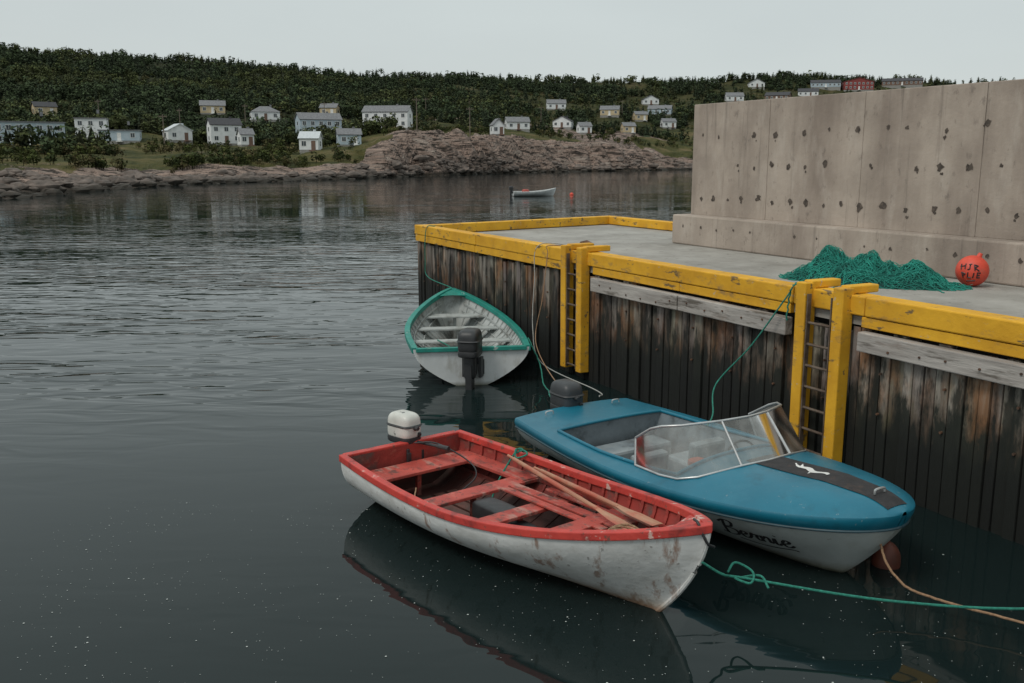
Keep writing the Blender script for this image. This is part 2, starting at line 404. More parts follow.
def scatter(N,pick,name,mat):
    V=[];C=[]
    for _ in range(N):
        az=U(math.radians(-31),math.radians(31)); ix=U(2.3,9.4); rk,hk=prof(az); r=float(np.interp(ix,range(NK),rk))
        got=pick(az,ix,r)
        if not got: continue
        kind,ht,base=got
        if any(abs(az-a)*r<W*.5+ (2.5 if r<rr else 1) and rr-28<r<rr+7 for a,rr,W in HX): continue
        x=r*math.sin(az);y=r*math.cos(az);z,_i=ground(x,y)
        T,c=random.choice(CON if kind=='c' else DEC)
        a=U(0,6.28); ca,sa=math.cos(a)*ht,math.sin(a)*ht; wd=U(.85,1.35)
        P=np.empty_like(T); P[:,0]=(T[:,0]*ca-T[:,1]*sa)*wd+x; P[:,1]=(T[:,0]*sa+T[:,1]*ca)*wd+y; P[:,2]=T[:,2]*ht+z-.1*ht
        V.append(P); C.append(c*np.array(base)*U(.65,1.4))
    V=np.concatenate(V);C=np.concatenate(C); nv=len(V); nf=nv//3
    me=bpy.data.meshes.new(name); me.vertices.add(nv); me.vertices.foreach_set('co',V.ravel())
    me.loops.add(nv); me.loops.foreach_set('vertex_index',np.arange(nv,dtype=np.int32))
    me.polygons.add(nf); me.polygons.foreach_set('loop_start',np.arange(0,nv,3,dtype=np.int32)); me.polygons.foreach_set('loop_total',np.full(nf,3,dtype=np.int32))
    at=me.attributes.new('tint','FLOAT_COLOR','POINT'); at.data.foreach_set('color',np.concatenate([C,np.ones((nv,1))],1).ravel())
    me.update(calc_edges=True); me.validate(); me.materials.append(mat)
    o=bpy.data.objects.new(name,me); scene.collection.objects.link(o)
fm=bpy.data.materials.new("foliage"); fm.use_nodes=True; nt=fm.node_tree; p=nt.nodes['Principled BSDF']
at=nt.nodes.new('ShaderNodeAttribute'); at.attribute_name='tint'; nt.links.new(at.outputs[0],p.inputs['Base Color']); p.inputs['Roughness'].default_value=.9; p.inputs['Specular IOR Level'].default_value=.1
def pick_f(az,ix,r):
    x=r*math.sin(az);y=r*math.cos(az)
    nn=noise.fractal(Vector((x*.016,y*.016,25)),1,2,4)
    if az<-.12: d=max(0,min(1,(ix-4.7+nn*2.0)*1.3))*(.97 if nn>-.30 else .2)+(.5 if ix>8.5 else 0)
    elif az<.2: d=max(0,min(.85,(ix-4.7)*.55))*(1 if nn>-.02 else .07)+(.35 if ix>8.2 else 0)
    else: d=max(0,min(.8,(ix-4.3)*.4))*(1 if nn>0 else .1)+(.25 if ix>8.5 else 0)
    if R()>d: return None
    nn2=noise.noise(Vector((x*.02,y*.02,60)))
    g_=(.040,.055,.030) if nn2+U(-.25,.25)<.15 else (.062,.072,.032)
    return ('c' if R()<.62 else 'd',U(4.0,6.8) if R()<.75 else U(2.5,4),g_)
scatter(29000,pick_f,"forest",fm)
def pick_s(az,ix,r):
    x=r*math.sin(az);y=r*math.cos(az)
    if not 2.5<ix<8: return None
    nn=noise.fractal(Vector((x*.035,y*.035,45)),1,2,4)
    if nn<-.12 or (headf(az)>.3 and ix<4.2): return None
    if R()>.8: return None
    return ('d',U(1.2,3.0),random.choice([(.045,.055,.018),(.065,.07,.026),(.035,.045,.02),(.09,.077,.04)]))
scatter(16000,pick_s,"shrubs",fm)

# ---------------------------------------------------------------- water
b=MB(); b.add([(-2500,-300,0),(2500,-300,0),(2500,2500,0),(-2500,2500,0)],[(0,1,2,3)])
m=bpy.data.materials.new("harbour_water"); m.use_nodes=True; nt=m.node_tree; p=nt.nodes['Principled BSDF']
p.inputs['Base Color'].default_value=(.008,.015,.015,1); p.inputs['Roughness'].default_value=.02; p.inputs['IOR'].default_value=1.33; p.inputs['Specular IOR Level'].default_value=.38
sep=nt.nodes.new('ShaderNodeSeparateXYZ'); nt.links.new(coords(nt),sep.inputs[0])
mr=nt.nodes.new('ShaderNodeMapRange'); mr.inputs[1].default_value=14; mr.inputs[2].default_value=24; mr.inputs[3].default_value=.09; mr.inputs[4].default_value=1; nt.links.new(math_(nt,'SUBTRACT',sep.outputs[1],math_(nt,'MULTIPLY',sep.outputs[0],.5)),mr.inputs[0])
mf=nt.nodes.new('ShaderNodeMapRange'); mf.inputs[1].default_value=26; mf.inputs[2].default_value=65; mf.inputs[3].default_value=1; mf.inputs[4].default_value=.28; nt.links.new(sep.outputs[1],mf.inputs[0])
patch=ramp(nt,nz(nt,.07,3,.6,(.5,1.6,1)),[(.43,.30),(.56,1.0)])
st=math_(nt,'MULTIPLY',math_(nt,'MULTIPLY',mr.outputs[0],patch),mf.outputs[0])
h1=nz(nt,1.5,2,.5,(.45,1.25,1),.6); h2=nz(nt,.5,1,.5,(.55,1.3,1),.3)
hh=math_(nt,'ADD',math_(nt,'MULTIPLY',h1,.080),math_(nt,'MULTIPLY',h2,.07))
bn=nt.nodes.new('ShaderNodeBump'); bn.inputs['Distance'].default_value=1.0; nt.links.new(st,bn.inputs['Strength']); nt.links.new(hh,bn.inputs['Height']); nt.links.new(bn.outputs[0],p.inputs['Normal'])
b.build("water",m,recalc=False)
b=MB()
for _ in range(2600):
    y=4.2+6.6*R()**1.1; x=U(-5,4.6)
    if noise.noise(Vector((x*.8,y*.8,2)))<-.05 and R()<.8: continue
    r=U(.0022,.005) if R()<.92 else U(.005,.010); k=6; a0=U(0,6)
    b.add([(x+r*U(.7,1.2)*math.cos(a0+q*2*math.pi/k),y+r*math.sin(a0+q*2*math.pi/k),.004) for q in range(k)],[tuple(range(k))])
b.build("sea_foam",pmat("foam",(.5,.53,.51),None,5,.9,0),recalc=False)

# ---------------------------------------------------------------- wharf
C0=(-2.4,24.3); WA=math.atan2(-.886,.463)
wharf=empty("wharf",(C0[0],C0[1],0),WA)
M_deck=pmat("deck_concrete",(.36,.345,.315),(.27,.255,.23),1.2,.9,.25,20,layers=[('n',(.17,.16,.14),.7,.48,.68,(1,1,1),.65),('n',(.10,.09,.08),6,.62,.70,(1,1,1),.7),('n',(.45,.43,.39),2.5,.6,.7,(1,1,1),.4)])
M_conc=pmat("wall_concrete",(.42,.355,.30),(.30,.25,.21),.9,.92,.45,9,layers=[('n',(.18,.14,.115),.7,.47,.70,(1,1,.22),.65),('n',(.50,.445,.39),2.2,.55,.72,(1,1,.3),.45),('n',(.17,.14,.12),7,.60,.70,(1,1,.6),.6),('n',(.12,.10,.085),3,.58,.72,(2,2,.10),.55)])
M_yel=pmat("yellow_paint",(.76,.41,.028),(.58,.29,.02),1.5,.65,.3,14,layers=[('n',(.28,.17,.07),2.5,.56,.68,(1,1,2),.75),('n',(.10,.08,.055),7,.61,.65,(.35,1,1),.85),('n',(.45,.40,.30),12,.64,.68,(.5,1,1),.7)],spec=.3)
M_plank=pmat("wet_timber_planks",(.37,.34,.30),(.16,.14,.12),2.5,.85,.6,10,stretch=(3,3,.22),tint=True,
   layers=[('n',(.26,.105,.035),1.0,.48,.60,(1.4,1.4,.6),.8),('z',(.085,.042,.019),1.0,1.75,2.0,(1.5,1.5,.3),.8),('n',(.05,.065,.032),1.6,.55,.66,(1.5,1.5,.5),.5),('z',(.010,.013,.009),.90,1.4,3.2,(1.2,1.2,.4),.97),('n',(.008,.010,.007),1.8,.49,.57,(1.8,1.8,.45),.88),('z',(.004,.0055,.004),.65,1.05,.9,(2,2,.5),1.0)])
M_beam=pmat("weathered_beam",(.43,.40,.37),(.26,.235,.215),2.5,.85,.6,8,stretch=(.35,3,3),layers=[('n',(.08,.065,.05),4,.54,.64,(.25,3,2),.85),('n',(.16,.09,.05),1.5,.58,.7,(.5,1,1),.6)])
M_steel=pmat("rusty_steel",(.06,.04,.03),(.16,.08,.045),8,.7,.3,30,metal=.2)
M_galv=pmat("galvanised_steel",(.17,.13,.10),(.08,.05,.035),6,.6,.3,30,metal=.3)
M_dark=pmat("crib_dark",(.012,.011,.01),None,3,.9,.2,10)
LEN=32
b=MB(); P=[(0.12,.12),(LEN,.12),(LEN,6.64),(-1.16,6.64)]
b.add([(x,y,-2) for x,y in P]+[(x,y,1.98) for x,y in P],[(0,1,5,4),(1,2,6,5),(2,3,7,6),(3,0,4,7),(4,5,6,7)]); b.build("crib",M_dark,wharf)
b=MB(); P=[(0.02,.0),(LEN,.0),(LEN,6.64),(-1.16,6.64)]
b.add([(x,y,1.99) for x,y in P]+[(x,y,2.10) for x,y in P],[(0,1,5,4),(1,2,6,5),(2,3,7,6),(3,0,4,7),(4,5,6,7),(3,2,1,0)]); b.build("deck",M_deck,wharf)
b=MB(); s=0.02
while s<LEN-.3:
    wd=U(.13,.20); zb=-1.2
    t=U(.55,1.05) if s<13.5 else U(.75,1.3)
    if R()<.12: t*=.6
    tc_=(t,t*U(.94,1.03),t*U(.88,1.02)); th=U(.07,.12)
    top=U(1.86,1.97)
    rot=Matrix.Rotation(U(-.008,.008),3,'Y')
    b.box((s+wd/2,.12-th/2-U(0,.025),(top+zb)/2),(wd-U(.010,.022),th,top-zb),rot,0,tc_)
    s+=wd
e_d=Vector((-1.16,6.64,0)).normalized(); q=.1
while q<6.6:
    t=U(.5,1.1); b.box((e_d.x*q+.02,e_d.y*q,.38),(.1,.19,3.1),Matrix.Rotation(math.atan2(-e_d.x,e_d.y),3,'Z'),0,(t,t,t)); q+=.21
b.build("timber_planks",M_plank,wharf,bevel=.008,tint=True)
b=MB()
def seg(a,b_,wd,z0,z1,off=0):
    a=Vector((*a,0));c=Vector((*b_,0)); L=(c-a).length; ang=math.atan2((c-a).y,(c-a).x); mid=(a+c)/2
    b.box((mid.x,mid.y,(z0+z1)/2),(L-.015,wd,z1-z0),Matrix.Rotation(ang,3,'Z'))
k=-.05
for k1 in (3.6,7.45,8.35,13.35,14.55,18.4,22.4,26.5,LEN): 
    seg((k,.07+U(-.008,.008)),(k1,.07+U(-.008,.008)),.30,2.115+U(-.004,.004),2.35+U(-.01,.01)); k=k1
ee=Vector((-1.16,6.64)); 
seg((ee.x*.033+.1,.235),(ee.x+.12,ee.y-.02),.28,2.115,2.345)
seg((-1.0,6.5),(LEN,6.5),.28,2.115,2.34)
b.build("bull_rail",M_yel,wharf,bevel=.018)
b=MB(); k=.0
for (a,c) in ((.0,3.5),(3.52,7.35)): b.box(((a+c)/2,-.015,2.03),(c-a,.10,.16))
for (a,c) in ((8.4,10.9),(10.91,13.3),(14.5,17.5),(17.51,21),(21.01,25)): b.box(((a+c)/2,-.015,2.045),(c-a,.10,.13))
b.build("rail_fascia",M_yel,wharf,bevel=.01)
b=MB()
for (a,c) in ((8.45,10.95),(10.97,13.3),(14.52,17.6),(17.62,21.2),(21.22,25.5)):
    b.box(((a+c)/2,-.075,1.81),(c-a,.14,.24),Matrix.Rotation(U(-.004,.004),3,'Y'))
b.build("waler_beam",M_beam,wharf,bevel=.015)
b=MB()
for k in np.arange(8.7,25,.42):
    if 13.3<k<14.6: continue
    kk=k+U(-.06,.06); zc=1.8+U(-.05,.05); b.tube([(kk,-.14,zc),(kk,-.16,zc)],.014,8)
for k in np.arange(.4,25,.9):
    for z in (1.45,.95): 
        b.tube([(k,0,z),(k,-.03,z)],.016,7)
b.build("bolt_heads",M_steel,wharf,smooth=True)
sea=empty("concrete_sea_wall",(C0[0],C0[1],0),WA)
b=MB(); b.box(((5.0+LEN)/2,4.95,2.43),(LEN-5.0,1.45,.655)); b.build("footing",M_conc,sea,bevel=.03)
b=MB(); k=5.15
while k<LEN-1:
    b.box((k+1.22,4.93+U(-.004,.004),3.97),(2.432,.62,2.43)); k+=2.44
b.build("wall_panels",M_conc,sea,bevel=.012)
b=MB(); wb=4.93-.31-.006
def blot(cx,cz,r,w_):
    kk=11; b.add([(cx+r*U(.5,1.3)*math.cos(q*2*math.pi/kk),w_,cz+r*U(.5,1.4)*math.sin(q*2*math.pi/kk)) for q in range(kk)],[tuple(range(kk))])
for row,z in enumerate((3.15,3.85,4.5)):
    k=5.45+U(0,.2)
    while k<LEN-1:
        if R()<.9:
            cx=k+U(-.05,.05); cz=z+U(-.05,.05); blot(cx,cz,U(.035,.075),wb)
            if R()<.4: blot(cx+U(-.07,.07),cz-U(.03,.12),U(.015,.035),wb)
        k+=U(.42,.56) if row!=2 else U(.45,.85)
k=5.4
while k<LEN-1:
    if R()<.8: blot(k,2.5+U(-.03,.03),U(.02,.045),4.219)
    k+=U(.5,.8)
b.build("tie_holes",pmat("tie_hole_dark",(.045,.036,.03),(.12,.095,.078),14,.95,.3,40),sea,recalc=False)

def ladder(s0,s1,name):
    e=empty(name,(C0[0],C0[1],0),WA); b=MB(); 
    for s in (s0,s1): b.box((s,-.12,1.30),(.17,.19,2.28),Matrix.Rotation(U(-.012,.012),3,'Y')); b.box((s,.16,2.41),(.16,.50,.10))
    b.build("side_posts",M_yel,e,bevel=.016)
    b=MB(); z=.25
    while z<2.2: b.tube([(s0+.05,-.17,z),(s1-.05,-.17,z)],.019,8); z+=.28
    for s in (s0+.11,s1-.11): b.box((s,-.17,1.25),(.02,.06,2.1))
    b.build("rungs",M_galv,e,smooth=False)
ladder(7.62,8.17,"dock_ladder"); ladder(13.62,14.24,"dock_ladder")

def Wp(s,w_,z): 
    return Vector((C0[0]+.463*s+.886*w_,C0[1]-.886*s+.463*w_,z))
M_cleat=pmat("rope_tan",(.35,.27,.17),(.25,.19,.12),10,.9,.3,60)
e=empty("mooring_cleat",Wp(6.9,.75,2.1),WA)
b=MB(); b.tube([(0,0,0),(0,0,.3)],[.07,.06],10); b.tube([(-.22,0,.27),(0,0,.3),(.22,0,.27)],[.03,.045,.03],8); b.build("horn",M_steel,e,smooth=True)
b=MB(); 
for k in range(4): b.tube([(.09*math.cos(a),.09*math.sin(a),.05+k*.035) for a in np.arange(0,6.5,.4)],.017,6)
b.build("rope_wrap",M_cleat,e,smooth=True)

# fishing net pile
M_net=pmat("teal_net",(.02,.30,.23),(.008,.14,.11),4,.8,.5,60)
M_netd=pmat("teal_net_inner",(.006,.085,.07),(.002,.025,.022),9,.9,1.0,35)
e=empty("fishing_net",Wp(12.2,2.65,2.1),WA+.5)
NX,NY=1.30,.60
def nh(x,y):
    q=1-(x/NX)**2-(y/NY)**2
    if q<=0: return 0.0
    return max(0,(q**.75)*(.30+.34*noise.noise(Vector((x*2.2+3,y*2.2,4)))+.10*noise.noise(Vector((x*6,y*6,9)))) * (1.05-.2*x))
b=MB(); b.grid([[(x,y,nh(x,y)-.012) for y in np.linspace(-NY,NY,48)] for x in np.linspace(-NX,NX,84)]); b.build("net_core",M_netd,e,smooth=True,sharp=80)
b=MB()
for _ in range(1000):
    a0=U(0,6.28); rr=R()**.5*.98; x,y=rr*NX*math.cos(a0),rr*NY*math.sin(a0); a=U(-.9,.9)+.25+(math.pi if R()<.5 else 0); pts=[]; curl=U(-.6,.6); kz=U(0,.07)
    for q in range(14):
        a+=curl*.3+U(-.3,.3); x+=.05*math.cos(a); y+=.035*math.sin(a)
        if (x/NX)**2+(y/NY)**2>1.25: break
        pts.append((x,y,max(.005,nh(x,y)+kz*math.sin(q*.7)+.003)))
    if len(pts)>3: b.tube(pts,U(.0025,.0065),4)
for _ in range(16):
    y=U(-.3,.3); x=U(-.9,.9); a=U(0,6.28); pts=[(x,y,.1)]
    for q in range(9): a+=U(-.6,.6); x+=.06*math.cos(a); y+=.06*math.sin(a); pts.append((x,y,max(.01,nh(x,y)+.01)))
    b.tube(spline(pts,3),.009,5)
b.build("net_strands",M_net,e,smooth=True)
e=empty("buoy_float",Wp(13.2,3.66,2.1+.235),WA)
M_buoy=pmat("orange_buoy_plastic",(.72,.085,.045),(.58,.06,.035),4,.5,.1,20,layers=[('n',(.35,.12,.08),6,.6,.7,(1,1,1),.5)])
b=MB(); b.sell((0,0,0),(.47,.47,.47),1.0,28,18); b.tube([(0.05,.05,.2),(.07,.07,.27)],[.045,.03],10); b.build("float",M_buoy,e,smooth=True)
b=MB()
def on(a,el,r=.238): return (r*math.cos(el)*math.sin(a),-r*math.cos(el)*math.cos(a),r*math.sin(el))
for st_ in ([(-.75,.5),(-.65,.15)],[(-.75,.33),(-.45,.4)],[(-.42,.55),(-.4,.2)],[(-.2,.5),(.0,.55)],[(-.1,.52),(-.12,.2),(-.25,.18)],[(.15,.5),(.2,.12)],[(.15,.5),(.4,.42),(.18,.3),(.45,.1)],
            [(-.6,-.02),(-.5,-.35)],[(-.6,-.02),(-.35,-.1),(-.5,-.2)],[(-.2,0),(-.22,-.33),(.0,-.35)],[(.15,-.02),(.1,-.35)],[(.35,0),(.55,-.03)],[(.35,0),(.35,-.35),(.55,-.33)],[(.35,-.17),(.5,-.17)],[(-.3,-.6),(.3,-.55)]):
    pts=[]
    for i in range(len(st_)-1):
        for k in range(6): t=k/5; pts.append(on((st_[i][0]*(1-t)+st_[i+1][0]*t)+.6,st_[i][1]*(1-t)+st_[i+1][1]*t))
    b.tube(pts,.009,5)
b.build("painted_marks",pmat("black_paint",(.02,.02,.022),None,3,.5,0),e,smooth=True)

# ---------------------------------------------------------------- boats
class Hull:
    def __init__(s,L,B,bt,tm,n,m,z0,zm,z1,zk,rake,p0,p1=1.2,stem=.03,rexp=1.4):
        s.__dict__.update(locals())
    def b(s,t):
        t=max(0.0,min(1.0,t))
        if t<s.tm: q=s.bt+(s.B-s.bt)*math.sin(t/s.tm*math.pi/2)
        else: q=s.B*max(0,1-((t-s.tm)/(1-s.tm))**s.n)**s.m
        return max(s.stem,q)
    def zs(s,t):
        return s.zm+(s.z0-s.zm)*(1-t/.4)**2 if t<.4 else s.zm+(s.z1-s.zm)*((t-.4)/.6)**1.8
    def S(s,t,v,off=0,side=1):
        v=max(0.0,min(1.0,v))
        p=s.p0*(1-t**2)+s.p1*t**2; b=s.b(t); zs=s.zs(t); zk=s.zk
        y=max(0,b*(1-(1-v)**p)-off); x=s.L*t-s.rake*(1-v)**s.rexp*t**4
        return (x,side*max(y,0 if off else s.stem*.5),zk+(zs-zk)*v)
    def vz(s,t,z): return max(0,min(1,(z-s.zk)/(s.zs(t)-s.zk)))
    def ins(s,x,z,off=.05):
        t=max(0,min(1,x/s.L))
        for _ in range(6):
            v=s.vz(t,z); t=max(0,min(1,(x+s.rake*(1-v)**s.rexp*t**4)/s.L))
        return s.S(t,s.vz(t,z),off)[1]
TL=[1-(1-k/46)**1.25 for k in range(47)]
def open_boat(h,name,loc,rz,mo,mi,mg,mt,fl,gw=.10,ribs=True,thw=(),gup=.03,heel=0,trim=0,gd=.05,mf=None):
    e=empty(name,loc,rz,heel,trim)
    b=MB(); VV=[k/14 for k in range(15)]
    rows=[[h.S(t,v,0,1) for v in VV[::-1]]+[h.S(t,v,0,-1) for v in VV] for t in TL]
    b.grid(rows); b.add(rows[0],[tuple(range(len(rows[0])))]); b.add(rows[-1],[tuple(range(len(rows[0])))])
    b.build("hull",mo,e,smooth=True,sharp=50)
    b=MB(); rows=[]
    for t in [q for q in TL if q<.965]:
        t2=max(t,.012); vf=h.vz(t2,fl); vv=[vf+(1-vf)*k/10 for k in range(11)]
        rows.append([h.S(t2,v,.035,1) for v in vv[::-1]]+[h.S(t2,v,.035,-1) for v in vv])
    b.grid(rows); b.add(rows[0],[tuple(range(22))]); b.add(rows[-1],[tuple(range(22))])
    b.build("inner_planking",mi,e,smooth=True,sharp=30)
    b=MB()
    for sd_ in (1,-1):
        rows=[]
        for i,t in enumerate(TL):
            t0,t1=max(0,t-.004),min(1,t+.004)
            dx=h.L*(t1-t0); dy=h.b(t1)-h.b(t0); l=math.hypot(dx,dy); nx,ny=-dy/l,dx/l
            if t>=.995: nx,ny=1,0
            x,y,z=h.L*t,h.b(t),h.zs(t)
            if t>=.995: y=0
            o=(x+nx*.022,max(0,y+ny*.022)); a=(x-nx*(gw-.022),max(0,y-ny*(gw-.022)))
            rows.append([(o[0],sd_*o[1],z-gd),(o[0],sd_*o[1],z+gup),(a[0],sd_*a[1],z+gup),(a[0],sd_*a[1],z-gd)])
        b.grid(rows,closed=True); b.add(rows[0],[(0,1,2,3)])
    b.box((0.0,0,h.zs(0)-.012),(.10,2*h.b(0)-.1,.075))
    tb=.90; b.add([(h.L*tb,h.b(tb)-.02,h.zs(tb)+.018),(h.L*.95,h.b(.95)-.02,h.zs(.95)+.019),(h.L*.99,0,h.zs(.99)+.02),(h.L*.95,-h.b(.95)+.02,h.zs(.95)+.019),(h.L*tb,-h.b(tb)+.02,h.zs(tb)+.018),(h.L*(tb+.02),0,h.zs(tb)+.022)],[(0,1,2,3,4,5)])
    b.build("gunwale",mg,e,bevel=.01)
    if ribs:
        b=MB()
        for k in range(1,19):
            t=k*.05
            for sd_ in (1,-1):
                rows=[]
                vf=h.vz(t,fl)
                for j in range(9):
                    v=vf+(.985-vf)*j/8; x,y,z=h.S(t,v,.035,sd_); x2,y2,z2=h.S(t,v,.06,sd_)
                    rows.append([(x-.018,y,z),(x-.018,y2,z2),(x+.018,y2,z2),(x+.018,y,z)])
                b.grid(rows)
        b.build("ribs",mi,e,bevel=0)
        b=MB()
        for sd_ in (1,-1):
            for dd in (.2,.36):
                rows=[]
                for t in [q for q in TL if .02<q<.93]:
                    v=h.vz(t,h.zs(t)-dd); x,y,z=h.S(t,v,.06,sd_); rows.append([(x,y,z-.022),(x,y-sd_*.018,z-.022),(x,y-sd_*.018,z+.022),(x,y,z+.022)])
                b.grid(rows,closed=True)
        b.build("riser",mi,e)
    b=MB()
    for (t,wd,dz) in thw:
        z=h.zs(t)-dz; x0,x1=h.L*t-wd/2,h.L*t+wd/2; ya,yb=h.ins(x0,z-.03,.045),h.ins(x1,z-.03,.045)
        b.add([(x0,-ya,z-.02),(x1,-yb,z-.02),(x1,yb,z-.02),(x0,ya,z-.02),(x0,-ya,z+.02),(x1,-yb,z+.02),(x1,yb,z+.02),(x0,ya,z+.02)],[(3,2,1,0),(4,5,6,7),(0,1,5,4),(1,2,6,5),(2,3,7,6),(3,0,4,7)])
        b.box((h.L*t,0,(z-.02+fl)/2),(.05,.06,z-.02-fl))
    b.build("thwarts",mt,e,bevel=.008)
    b=MB()
    for yy in (-.36,-.18,0,.18,.36):
        y_=yy*h.B/.95; xe=h.L*.8
        while xe>h.L*.3 and h.ins(xe,fl,.05)<abs(y_)+.08: xe-=.05
        b.box(((.1*h.L+xe)/2,y_,fl+.015),(xe-.1*h.L,.14,.02))
    b.build("floorboards",mf or mi,e,bevel=.004)
    b=MB()
    pts=[h.S(1,k/12,0,0) for k in range(13)]; b.tube([(x-.012,0,z-.01) for x,y,z in pts],.026,8); b.build("stem_post",mo,e,smooth=True)
    return e
def outboard(e_boat,loc,col,tilt=0,scale=1,tiller=True,rz=0):
    e=empty("outboard_motor"); bpy.context.view_layer.update()
    e.matrix_world=e_boat.matrix_world@Matrix.Translation(loc)@Matrix.Rotation(rz,4,'Z')@Matrix.Rotation(tilt,4,'Y')@Matrix.Scale(scale,4)
    b=MB(); b.sell((-.13,0,.30),(.37,.27,.30),.5,32,18,top=.86)
    b.build("cowling",col,e,smooth=True,sharp=60)
    b=MB(); b.sell((-.13,0,.165),(.35,.255,.10),.5,28,10); b.sell((-.13,0,.02),(.16,.15,.36),.5,18,10)
    b.sell((-.13,0,.315),(.375,.276,.035),.5,32,6); b.tube([(.05,0,.30),(.09,0,.30)],[.03,.02],8); b.sell((.03,.06,.22),(.06,.05,.05),.6,10,6)
    b.box((-.15,0,-.30),(.14,.07,.66),taper=1.1); b.box((-.18,0,-.52),(.28,.18,.02)); b.sell((-.16,0,-.70),(.38,.10,.10),.9,16,12)
    b.add([(-.12,.01,-.72),(-.24,.01,-.72),(-.26,.01,-.86),(-.2,.01,-.87),(-.12,-.01,-.72),(-.24,-.01,-.72),(-.26,-.01,-.86),(-.2,-.01,-.87)],[(0,1,2,3),(7,6,5,4),(0,3,7,4),(1,5,6,2),(2,6,7,3)])
    b.build("leg",M_black,e,smooth=True)
    b=MB()
    for y in (-.1,.1): b.box((-.01,y,-.03),(.12,.035,.24)); b.box((.055,y,-.04),(.02,.05,.18)); b.tube([(.05,y,-.08),(.13,y,-.08)],.012,8); b.tube([(.13,y-.05,-.08),(.13,y+.05,-.08)],.009,6)
    b.box((-.03,0,.05),(.10,.22,.06)); b.build("clamp_bracket",M_black,e,bevel=.006)
    if tiller:
        b=MB(); b.tube([(0,.03,.14),(.25,.04,.15),(.34,.05,.15)],.017,8); b.tube([(.34,.05,.15),(.48,.06,.15)],.024,10); b.build("tiller_handle",M_black,e,smooth=True)
    b=MB()
    for k in range(3):
        a=k*2.094; ca,sa=math.cos(a),math.sin(a)
        q=[(-.35,.02,.02),(-.39,-.03,.10),(-.37,.03,.13),(-.33,.06,.08)]
        b.add([(x,y*ca-z*sa,y*sa+z*ca-.70) for x,y,z in q],[(0,1,2,3)])
    b.tube([(-.40,0,-.7),(-.34,0,-.7)],[.02,.035],10); b.build("propeller",M_black,e)
    return e
M_black=pmat("black_engine_paint",(.02,.021,.023),(.035,.036,.038),6,.45,.05,30)
M_whitecowl=pmat("white_cowling",(.62,.62,.58),(.50,.50,.46),5,.4,.05,30,layers=[('n',(.06,.06,.06),7,.58,.61,(1,1,.5),.85),('n',(.3,.26,.2),4,.55,.7,(1,1,1),.5)])
M_grey=pmat("grey_engine_paint",(.045,.048,.052),None,5,.45,.05,30)
RUST=[('n',(.22,.09,.035),1.5,.575,.66,(3.5,3.5,.5),.75),('n',(.42,.41,.38),3,.46,.68,(1,1,2),.5),('n',(.14,.12,.1),12,.64,.68,(1,1,1),.6),('z',(.28,.20,.12),.03,.18,.18,(2,2,1),.65),('z',(.17,.075,.03),.0,.07,.12,(3,3,1),.85),('z',(.03,.035,.02),-.06,.01,.05,(3,3,1),1)]
M_rhull=pmat("worn_white_hull_paint",(.72,.725,.71),(.60,.605,.59),2,.6,.5,6,stretch=(1,1,1),layers=RUST)
M_redg=pmat("red_gunwale_paint",(.57,.060,.045),(.44,.042,.034),3,.5,.4,12,layers=[('n',(.60,.46,.40),4,.60,.64,(1,1,1),.85),('n',(.16,.03,.025),3,.55,.66,(1,1,1),.75),('n',(.12,.08,.06),11,.62,.66,(1,1,1),.8)])
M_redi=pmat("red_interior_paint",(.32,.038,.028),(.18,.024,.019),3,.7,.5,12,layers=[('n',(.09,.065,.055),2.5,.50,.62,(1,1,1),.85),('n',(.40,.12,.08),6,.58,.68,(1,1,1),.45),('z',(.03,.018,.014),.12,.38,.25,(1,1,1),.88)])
M_redt=pmat("red_thwart_paint",(.50,.085,.062),(.34,.05,.038),3,.6,.4,14,layers=[('n',(.40,.29,.24),3.5,.53,.64,(.6,2,1),.6),('n',(.08,.05,.04),5,.53,.64,(1,1,1),.8),('n',(.06,.04,.035),16,.60,.64,(1,1,1),.7)])
M_rfloor=pmat("dirty_floorboards",(.13,.05,.038),(.06,.04,.032),4,.6,.4,14,layers=[('n',(.03,.025,.02),3,.5,.62,(1,1,1),.8)])
red=Hull(4.62,.98,.86,.36,2.25,.82,.60,.56,.95,-.10,.62,3.0,1.2,rexp=1.8)
RA=math.atan2(-3.47,2.94)
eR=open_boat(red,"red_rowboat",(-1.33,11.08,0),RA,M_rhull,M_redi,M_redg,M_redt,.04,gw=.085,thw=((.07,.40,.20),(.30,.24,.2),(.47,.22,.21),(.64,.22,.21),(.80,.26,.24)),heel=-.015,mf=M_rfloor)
outboard(eR,(.0,.14,.44),M_whitecowl,0,1.15,rz=.15)
b=MB()
for sd_ in (1,-1):
    rows=[]
    for t in np.linspace(.05,.32,8):
        z=red.zs(t)-.19; y=red.S(t,red.vz(t,z),.05,1)[1]; rows.append([(red.L*t,sd_*y,z+.02),(red.L*t,sd_*(y-.26),z+.02),(red.L*t,sd_*(y-.26),z-.02),(red.L*t,sd_*y,z-.02)])
    b.grid(rows,closed=True); b.add(rows[0],[(0,1,2,3)]); b.add(rows[-1],[(0,1,2,3)])
b.build("side_benches",M_redt,eR,bevel=.006)
